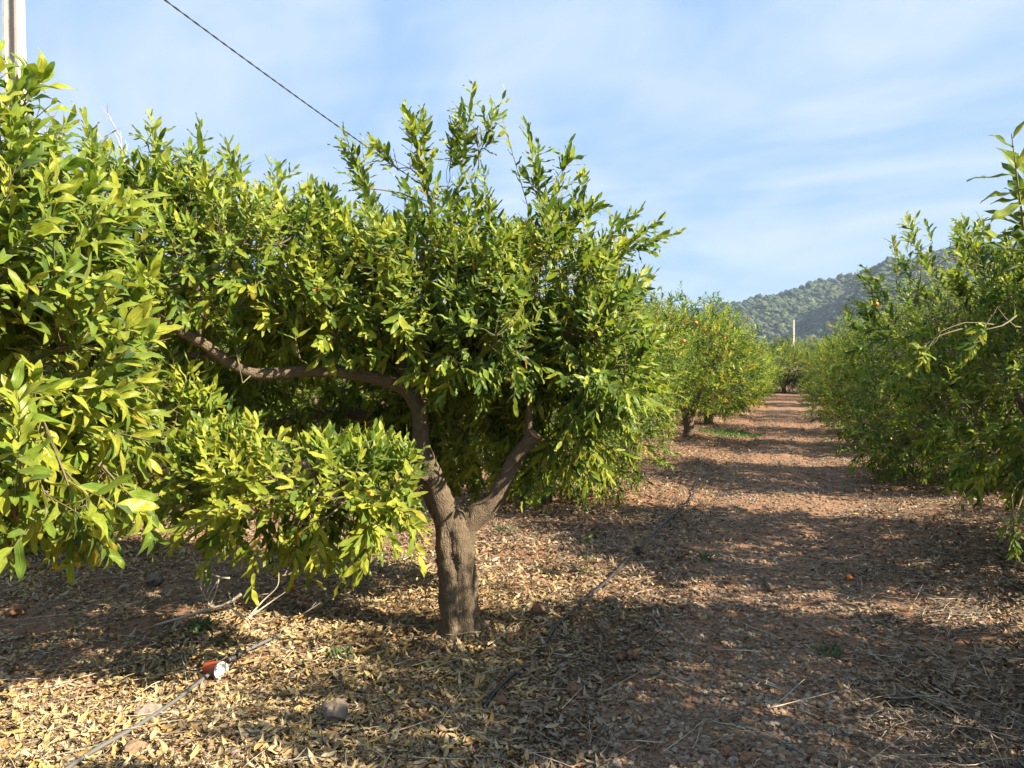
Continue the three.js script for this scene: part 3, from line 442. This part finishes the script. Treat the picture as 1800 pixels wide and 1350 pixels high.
function stoneGeometry(seed, detail = 1) { const g = new THREE.IcosahedronGeometry(1, detail), p = g.attributes.position; for (let i = 0; i < p.count; i++) { const x = p.getX(i), y = p.getY(i), z = p.getZ(i), k = 1 + 0.28 * n3(x * 1.1 + seed * 7, y * 1.1, z * 1.1) + 0.1 * n3(x * 2.7 + seed, y * 2.7, z * 2.7); p.setXYZ(i, x * k, y * k * 0.7, z * k * 0.85); } g.computeVertexNormals(); if (detail > 1) { const v = V(); for (let i = 0; i < p.count; i++) { v.fromBufferAttribute(p, i); } } return g; }
const stoneMap = noiseTexture(256, (u, v) => { const k = 0.82 + 0.1 * tile(u, v, 6, 61) + 0.1 * tile(u, v, 30, 63) + 0.06 * tile(u, v, 70, 65); return [k, k * 0.98, k * 0.95]; });
{
  const mat = new THREE.MeshStandardMaterial({ map: stoneMap, roughness: 0.95, flatShading: true }), STONE = [[0.36, 0.26, 0.18], [0.31, 0.21, 0.14], [0.38, 0.31, 0.24], [0.25, 0.18, 0.13], [0.42, 0.36, 0.30], [0.33, 0.23, 0.16]], m = new THREE.Matrix4(), q = new THREE.Quaternion(), col = new THREE.Color();
  [0, 1].forEach((kind) => {
    const N = 45000, R = mulberry(760 + kind), im = new THREE.InstancedMesh(stoneGeometry(3 + kind * 5, 1), mat, N); let i = 0;
    scatter(R, N, 2.3, 26, 1.1, (x, z) => clamp(0.35 + 0.65 * smooth(1.1, 0.3, Math.abs(x + 0.25)) + 0.5 * fbm2(x * 1.3, z * 1.3 + 40, 3)), (x, z, d) => {
      const s = (0.004 + 0.013 * Math.pow(R(), 3)) * (1 + 0.03 * d); q.setFromEuler(new THREE.Euler((R() - 0.5) * 0.6, R() * 6.28, (R() - 0.5) * 0.6));
      im.setMatrixAt(i, m.compose(V(x, groundH(x, z) + s * 0.25, z), q, V(s, s, s))); const c = STONE[Math.floor(R() * 6)], k = 0.8 + 0.4 * R(); im.setColorAt(i++, col.setRGB(c[0] * k, c[1] * k, c[2] * k));
    });
    im.count = i; top(im, 'gravel'); tag(im, kind ? 'small broken gravel pressed into the path' : 'small reddish gravel spread over the soil', 'gravel', null, 'stuff');
  });
  // prunings
  const R = mulberry(790), N = 9000, stick = tube([[V(0, 0, 0), 0.02], [V(0.03, 0.35, 0.02), 0.018], [V(-0.01, 0.7, -0.03), 0.014], [V(0.03, 1, 0.02), 0.008]], 5, 2), im = new THREE.InstancedMesh(stick, new THREE.MeshStandardMaterial({ roughness: 0.95 }), N); let i = 0;
  scatter(R, N, 2.4, 20, 1.2, (x, z) => clamp(0.1 + 0.9 * smooth(0.25, 0.6, x) * smooth(1.9, 1.2, x) * (0.5 + fbm2(x * 1.4 + 7, z * 1.4, 2)) + 0.15 * smooth(-0.8, -1.2, x)), (x, z, d) => {
    const a = R() * 6.28, ax = V(Math.cos(a), (R() - 0.4) * 0.22, Math.sin(a)).normalize(), L = 0.06 + 0.42 * R() * R(), T = 0.4 + 0.5 * R();
    im.setMatrixAt(i, leafMatrix(V(x, groundH(x, z) + 0.014 + 0.03 * R(), z), ax, V(0.1, 1, 0.2), L, T * 0.25 / L * 0.6, T * 0.25 / L * 0.6, m)); const k = 0.6 + 0.8 * R(), c = R() < 0.55 ? [0.13, 0.10, 0.075] : [0.40, 0.33, 0.24]; im.setColorAt(i++, col.setRGB(c[0] * k, c[1] * k, c[2] * k));
  });
  im.count = i; top(im, 'twig_litter'); tag(im, 'dry prunings and twigs strewn along the path', 'twigs', null, 'stuff');
}

// ---------------------------------------------------------------- stones that can be told apart
const stoneMat = [[0.33, 0.22, 0.15], [0.36, 0.31, 0.26], [0.33, 0.18, 0.10], [0.27, 0.22, 0.18]].map((c) => new THREE.MeshStandardMaterial({ map: stoneMap, roughness: 0.95, color: new THREE.Color().setRGB(...c), flatShading: false }));
[[272, 1030, 27, 3, 'rounded pinkish grey stone in the shade below the left leaves'], [235, 1330, 32, 0, 'smooth tan stone beside the grey hose at the bottom edge'], [590, 1264, 44, 3, 'large rough brown stone in the sunlit dry leaves'], [262, 1268, 40, 1, 'flat pale stone lying against the grey hose'], [1010, 1224, 27, 2, 'round reddish stone in the litter right of the trunk'], [1110, 1160, 20, 2, 'orange-brown stone on the edge of the path'], [1061, 1110, 20, 0, 'pale broken stone beside the black hose'], [1072, 1064, 17, 0, 'small tan stone right of the black hose bend'], [946, 1082, 22, 2, 'pinkish stone between the trunk and the black hose'], [28, 1082, 26, 2, 'brown stone in the shade at the left edge'], [1315, 1343, 24, 2, 'orange stone at the bottom edge on the path'], [1278, 1330, 18, 2, 'small reddish stone near the bottom edge of the path'], [880, 1240, 18, 2, 'small brown stone by the buried end of the black hose'], [220, 1040, 16, 1, 'small grey stone in shade at the left'], [1090, 1163, 14, 2, 'tiny orange stone next to the orange-brown one'], [410, 1335, 20, 1, 'pale grey stone among straw-coloured leaves at the bottom']].forEach(([px, py, w, mi, label], k) => {
  const p = onGround(px, py), s = 1.2 * w / 2 / FPX * toPx(p).d, o = new THREE.Mesh(stoneGeometry(20 + k, 3), stoneMat[mi]); top(o, 'stone'); o.position.copy(p).add(V(0, s * 0.3 + 0.016, 0)); o.scale.set(s, s, s); o.rotation.set(0.1, k * 1.3, 0.1); tag(o, label, 'stone', 'stones among the litter');
});

// ---------------------------------------------------------------- drip hoses
{
  const hoseMat = new THREE.MeshStandardMaterial({ color: new THREE.Color().setRGB(0.035, 0.035, 0.038), roughness: 0.55 }), dusty = new THREE.MeshStandardMaterial({ color: new THREE.Color().setRGB(0.115, 0.112, 0.11), roughness: 0.7 });
  const path = (a, lift) => a.map(([x, y, l]) => [onGround(x, y, (l ?? lift) + 0.012), 0.0095]);
  const g1 = new THREE.Group(); top(g1, 'drip_hose'); g1.position.copy(onGround(320, 1250)); tag(g1, 'straight grey drip hose running through dry leaves at lower left', 'hose');
  const rel = (g, o) => g.translate(-o.position.x, -o.position.y, -o.position.z);
  part(rel(tube(path([[60, 1418], [150, 1350], [240, 1296], [310, 1248], [375, 1196], [415, 1168], [455, 1148], [492, 1130]], 0.036), 10, 8), g1), dusty, 'pipe', g1);
  { const a = onGround(405, 1175, 0.047), c = onGround(424, 1162, 0.047), d = c.clone().sub(a).normalize(); part(rel(tube([[a, 0.015], [a.clone().lerp(c, 0.3), 0.0175], [a.clone().lerp(c, 0.35), 0.0135], [a.clone().lerp(c, 0.65), 0.0135], [a.clone().lerp(c, 0.7), 0.0175], [c, 0.015]], 12, 3), g1), hoseMat, 'connector', g1); }
  const g2 = new THREE.Group(); top(g2, 'drip_hose'); g2.position.copy(onGround(1010, 1080)); tag(g2, 'winding black drip hose along the path edge right of the trunk', 'hose');
  part(rel(tube(path([[800, 1300, -0.03], [852, 1246, 0.0], [872, 1226, 0.022], [912, 1188, 0.02], [930, 1172, -0.012], [952, 1146, 0.008], [976, 1112, 0.02], [1004, 1084, 0.016], [1012, 1070, 0.0], [1058, 1036, 0.018], [1104, 990, 0.022], [1124, 972, 0.02], [1164, 932, 0.03], [1200, 894, 0.02], [1217, 880, 0.03], [1220, 864, 0.03], [1227, 849, 0.02], [1260, 827, 0.01], [1290, 808, -0.02]]), 10, 8), g2), hoseMat, 'pipe', g2);
}
// ---------------------------------------------------------------- tin can
{
  const p = onGround(378, 1190), o = new THREE.Group(); top(o, 'tin_can'); o.position.copy(p).add(V(0, 0.04, 0)); tag(o, 'open orange-red tin can lying among dry leaves by the grey hose', 'can');
  const red = new THREE.MeshPhysicalMaterial({ map: noiseTexture(128, (u, v) => { const s = smooth(0.35, 0.7, tile(u, v, 6, 81)); return [0.70 - 0.26 * s, 0.31 - 0.03 * s, 0.17 + 0.07 * s]; }), roughness: 0.5, metalness: 0.1 }), white = new THREE.MeshStandardMaterial({ color: new THREE.Color().setRGB(0.78, 0.78, 0.74), roughness: 0.5 });
  const L = (pts) => new THREE.LatheGeometry(pts.map(([x, y]) => new THREE.Vector2(x, y)), 36), h = 0.055, g = new THREE.Group();
  const body = part(L([[0.0, -h], [0.036, -h], [0.039, -h + 0.002], [0.041, -h + 0.003], [0.041, -h + 0.006], [0.0395, -h + 0.008], [0.0395, 0], [0.0395, h - 0.007]]), red, 'body', o), rim = part(L([[0.0395, h - 0.007], [0.042, h - 0.006], [0.0428, h - 0.002], [0.0415, h], [0.034, h - 0.001], [0.033, h - 0.004]]), white, 'rim', o), inner = part(L([[0.033, h - 0.004], [0.0375, h - 0.006], [0.0375, h - 0.02], [0.02, h - 0.022], [0.018, h - 0.02], [0.0, h - 0.02]]), white, 'lining', o);
  const ax = V(camera.position.x - p.x, 0, camera.position.z - p.z).normalize().applyAxisAngle(up, 0.62).add(V(0, 0.12, 0)).normalize(); o.quaternion.setFromUnitVectors(up, ax);
}
// ---------------------------------------------------------------- oranges on the ground
[[363, 969, 'fallen orange in the shade behind the left foliage'], [512, 1033, 'bright fallen orange above the dead branch'], [1493, 1015, 'small fallen orange on a sunlit strip of the path']].forEach(([x, y, label], k) => { const m = new THREE.Mesh(fruitGeo, orangeSkin), p = onGround(x, y + 6); top(m, 'fallen_orange'); m.position.copy(p).add(V(0, 0.026, 0)); m.rotation.set(1 + k, k, 0.4); m.scale.setScalar(k === 2 ? 0.8 : 1); tag(m, label, 'orange', 'fallen oranges'); });
// ---------------------------------------------------------------- dead branch, sticks, weeds
{
  const D = 4.75, P = (x, y, d = D) => at(x, y, d), g = [], R = mulberry(88);
  const line = (a, r0, r1) => g.push(tube(a.map((p, i) => [p.clone().add(V(0, 0.02, 0)), 1.5 * lerp(r0, r1, i / (a.length - 1))]), 6, 4));
  line([P(262, 1108), P(300, 1097), P(370, 1076), P(400, 1066), P(424, 1050)], 0.005, 0.0065); line([P(398, 1067), P(416, 1082, 4.65), P(436, 1096, 4.6)], 0.0055, 0.0045);
  line([P(434, 1094, 4.62), P(462, 1062), P(488, 1035), P(490, 1012)], 0.0035, 0.002); line([P(436, 1093, 4.62), P(470, 1068), P(505, 1044)], 0.0035, 0.002); line([P(488, 1018), P(510, 1014), P(520, 1000)], 0.002, 0.0012); line([P(500, 1016), P(508, 1002)], 0.0015, 0.001);
  line([P(370, 1075), P(366, 1060), P(385, 1022)], 0.0035, 0.0018); line([P(367, 1062), P(357, 1050), P(351, 1030)], 0.003, 0.0015); line([P(358, 1052), P(360, 1031)], 0.002, 0.001); line([P(362, 1052), P(373, 1022)], 0.002, 0.001);
  line([P(404, 1022), P(386, 1020), P(362, 1010), P(347, 1000), P(338, 984)], 0.0045, 0.002); line([P(364, 1010), P(360, 988)], 0.002, 0.001); line([P(350, 1001), P(352, 985)], 0.002, 0.001); line([P(376, 1016), P(372, 1006)], 0.002, 0.001); line([P(385, 1021), P(380, 1045), P(370, 1068)], 0.003, 0.003);
  line([P(306, 1096), P(300, 1074)], 0.0025, 0.0012); line([P(330, 1088), P(312, 1103, 4.65), P(302, 1113, 4.6)], 0.003, 0.0015); line([P(412, 1074, 4.7), P(410, 1052)], 0.002, 0.001); line([P(436, 1096, 4.62), P(445, 1110, 4.5), P(480, 1108, 4.45)], 0.003, 0.0015);
  const o = new THREE.Mesh(mergeGeometries(g), deadTwigMat); top(o, 'dead_branch'); tag(o, 'forked bare dead branch propped on the litter left of the trunk', 'branch');
  const g2 = []; for (const [a, b, c, e] of [[510, 1090, 563, 1060], [545, 1072, 556, 1058]]) { g2.push(tube([[onGround(a, b, 0.01), 0.003], [at((a + c) / 2 - 4, (b + e) / 2 + 4, 4.6), 0.0025], [at(c, e, 4.6), 0.001]], 5, 4)); }
  const o2 = new THREE.Mesh(mergeGeometries(g2), deadTwigMat); top(o2, 'dead_twig'); tag(o2, 'thin dry twig sticking up from the litter beside the dead branch', 'twig');
  const stick = (pts, r, label) => { const m = new THREE.Mesh(tube(pts.map(([x, y], i) => [onGround(x, y, r * 0.9), r * (1 - 0.3 * i / pts.length)]), 10, 6, (a, t, p) => 1 + 0.2 * n3(p.x * 30 + Math.cos(a), p.y * 30, p.z * 30 + Math.sin(a))), bark); top(m, 'stick'); tag(m, label, 'stick'); };
  stick([[1346, 1020], [1350, 1034], [1357, 1044]], 0.022, 'short dark broken stick standing out on the path'); stick([[1545, 1226], [1570, 1232], [1602, 1238]], 0.016, 'brown cut stick near the bottom right of the path');
  stick([[992, 1166], [1012, 1145], [1038, 1124]], 0.004, 'long thin twig lying right of the black hose');
}
const grassMat = [[0.09, 0.19, 0.025], [0.06, 0.12, 0.025], [0.16, 0.22, 0.04]].map((c) => new THREE.MeshPhysicalMaterial({ color: new THREE.Color().setRGB(...c), roughness: 0.95, transmission: 0.3, thickness: 0, side: THREE.DoubleSide }));
function weeds(px, py, rx, rz, n, h, mi, label, seed) {
  const R = mulberry(seed), c = onGround(px, py), g = [], blade = leafGeometry(0.5, 0.3, 0.2, 4);
  for (let i = 0; i < n; i++) { const a = R() * 6.28, q = Math.sqrt(R()), x = c.x + Math.cos(a) * q * rx, z = c.z + Math.sin(a) * q * rz, d = V((R() - 0.5) * 1.4, 0.9, (R() - 0.5) * 1.4).normalize(); g.push(blade.clone().applyMatrix4(leafMatrix(V(x - c.x, groundH(x, z) - c.y + 0.004, z - c.z), d, V(R() - 0.5, 0.2, R() - 0.5), h * (0.5 + 0.8 * R()), 0.35 + 0.35 * R(), 1))); }
  const o = new THREE.Mesh(mergeGeometries(g), grassMat[mi]); top(o, 'weed_patch'); o.position.copy(c); tag(o, label, 'weeds', null, 'stuff');
}
weeds(1283, 763, 0.7, 0.75, 1100, 0.085, 0, 'bright green weed patch beside the forked trunk', 1); weeds(1482, 748, 0.5, 0.6, 350, 0.08, 0, 'green weeds at the foot of the right row', 2); weeds(62, 965, 0.45, 0.35, 260, 0.12, 1, 'green weeds in shade at the left edge', 3);
weeds(352, 1112, 0.06, 0.06, 40, 0.09, 1, 'small green weed under the dead branch', 4); weeds(598, 1160, 0.06, 0.07, 46, 0.08, 1, 'dark green weed in the litter left of the trunk', 5); weeds(385, 1140, 0.1, 0.08, 46, 0.05, 2, 'pale green seedlings beside the can', 6); weeds(1243, 985, 0.07, 0.06, 40, 0.06, 1, 'small weed on the edge of the path', 7); weeds(1460, 1150, 0.08, 0.08, 50, 0.06, 1, 'small weed on the lower right path', 8); weeds(1285, 712, 0.4, 0.5, 160, 0.07, 0, 'faint green weeds under the left row', 9); weeds(885, 935, 0.12, 0.1, 50, 0.07, 1, 'weed sprig in the sunlit soil right of the trunk', 10);
{ // tuft of dead weed by the hose, and a young shoot
  const R = mulberry(31), c = onGround(1122, 978), o = new THREE.Group(); top(o, 'dry_weed_tuft'); o.position.copy(c); tag(o, 'dark dead weed tuft with straw stalks on the black hose', 'weed');
  const st = [], straw = new THREE.MeshStandardMaterial({ color: new THREE.Color().setRGB(0.42, 0.30, 0.16), roughness: 0.9 }); for (let k = 0; k < 26; k++) { const d = V((R() - 0.5) * 2, 0.35 + R() * 0.9, (R() - 0.5) * 2).normalize(), L = 0.08 + 0.22 * R(); st.push(tube([[V(0, 0.01, 0), 0.003], [d.clone().multiplyScalar(L * 0.6), 0.002], [d.clone().multiplyScalar(L).add(V(0, -0.02, 0)), 0.001]], 4, 3, null, false)); }
  part(mergeGeometries(st), straw, 'stalks', o, 'stuff');
  const root = stoneGeometry(77, 3).scale(0.045, 0.07, 0.045).translate(0, 0.04, 0); part(root, new THREE.MeshStandardMaterial({ color: new THREE.Color().setRGB(0.06, 0.045, 0.03), roughness: 1 }), 'root_clump', o);
  const b = onGround(1030, 1018), y = new THREE.Group(); top(y, 'orange_seedling'); y.position.copy(b); tag(y, 'small green orange seedling standing in the litter right of the trunk', 'seedling');
  part(tube([[V(0, 0, 0), 0.004], [V(0.01, 0.12, 0), 0.003], [V(0, 0.26, 0.01), 0.002]], 5, 3), twigMat, 'stem', y);
  shootLeaves(R, V(0, 0.04, 0), up, 0.26, 14, 0.105, 1.3, 0.3, (m) => { const l = part(leafShapes[1], leafMats[R() < 0.5 ? 1 : 0], 'leaf', y); m.decompose(l.position, l.quaternion, l.scale); });
}
// ---------------------------------------------------------------- poles and the cable between them
{
  const concrete = new THREE.MeshStandardMaterial({ map: noiseTexture(256, (u, v) => { const k = 0.8 + 0.05 * tile(u, v, 5, 91) + 0.05 * tile(u, v, 30, 93) - 0.08 * smooth(0.4, 0.8, tile(u, v, 8, 95)); return [k, k * 0.97, k * 0.92]; }), roughness: 0.9, color: new THREE.Color().setRGB(0.74, 0.72, 0.69) }), steel = new THREE.MeshStandardMaterial({ color: new THREE.Color().setRGB(0.30, 0.2, 0.14), roughness: 0.8 }), black = new THREE.MeshStandardMaterial({ color: new THREE.Color().setRGB(0.02, 0.02, 0.022), roughness: 0.6 });
  function pole(p, H, a, c, turn, label, detail) {
    const o = new THREE.Group(); top(o, 'utility_pole'); o.position.copy(p); o.rotation.y = turn; tag(o, label, 'pole', 'utility poles');
    const s = new THREE.Shape(), t = 0.045, e = 0.028; [[-a, -c], [a, -c], [a, -c + t], [a - e, -c + t + 0.02], [a - e, c - t - 0.02], [a, c - t], [a, c], [-a, c], [-a, c - t], [-a + e, c - t - 0.02], [-a + e, -c + t + 0.02], [-a, -c + t]].forEach(([x, y], i) => (i ? s.lineTo(x, y) : s.moveTo(x, y)));
    const g = new THREE.ExtrudeGeometry(s, { depth: H, steps: 8, bevelEnabled: false }); g.rotateX(-Math.PI / 2); const q = g.attributes.position; for (let i = 0; i < q.count; i++) { const k = 1.1 - 0.35 * q.getY(i) / H; q.setX(i, q.getX(i) * k); q.setZ(i, q.getZ(i) * k); } g.computeVertexNormals(); const uv = g.attributes.uv; for (let i = 0; i < uv.count; i++) uv.setXY(i, q.getX(i) * 1.3 + q.getZ(i) * 1.7, q.getY(i));
    part(g, concrete, 'shaft', o);
    if (detail) { for (let k = 0; k < 14; k++) { const m = part(new THREE.BoxGeometry(0.04, 0.05, 0.07), steel, 'rung', o); m.position.set(-a + 0.07, 0.8 + k * 0.52, -0.04); } part(tube([[V(-a + 0.02, 0.2, 0.015), 0.006], [V(-a + 0.015, 3, 0.02), 0.006], [V(-a + 0.03, 5.5, 0.01), 0.006], [V(-a + 0.04, H, 0.015), 0.006]], 5, 6), black, 'cable', o); }
    return o;
  }
  const a = at(30, 400, 10.7); a.y = groundH(a.x, a.z); const f = at(1395, 600, 75); f.y = 0;
  const toCam = Math.atan2(camera.position.x - a.x, camera.position.z - a.z);          // the broad face looks to the right of the camera, the channel to its left
  pole(a, 8.3, 0.105, 0.125, toCam + 0.95 - Math.PI / 2 + Math.PI / 2, 'tall pale concrete utility pole behind the trees at the left edge', true); pole(f, 6.0, 0.1, 0.09, 0.4, 'small far concrete pole standing before the wooded hill', false);
  const A = V(a.x, 8.2, a.z), B = V(f.x, 5.7, f.z), n = 900, mk = (ph) => { const nodes = []; for (let i = 0; i <= n; i++) { const t = i / n, p = A.clone().lerp(B, t); p.y -= 4 * 3.75 * t * (1 - t); const w = t * 64 / 0.35 * 6.283 + ph; p.x += 0.009 * Math.cos(w); p.y += 0.009 * Math.sin(w); nodes.push([p, 0.009]); } return tube(nodes, 5, 1); };
  const o = new THREE.Mesh(mergeGeometries([mk(0), mk(Math.PI)]), black); top(o, 'overhead_cable'); tag(o, 'twisted black overhead cable crossing the sky at upper left', 'cable');
}

scene.traverse((o) => { if (o.isMesh) { o.castShadow = true; o.receiveShadow = true; } });
renderer.render(scene, camera);
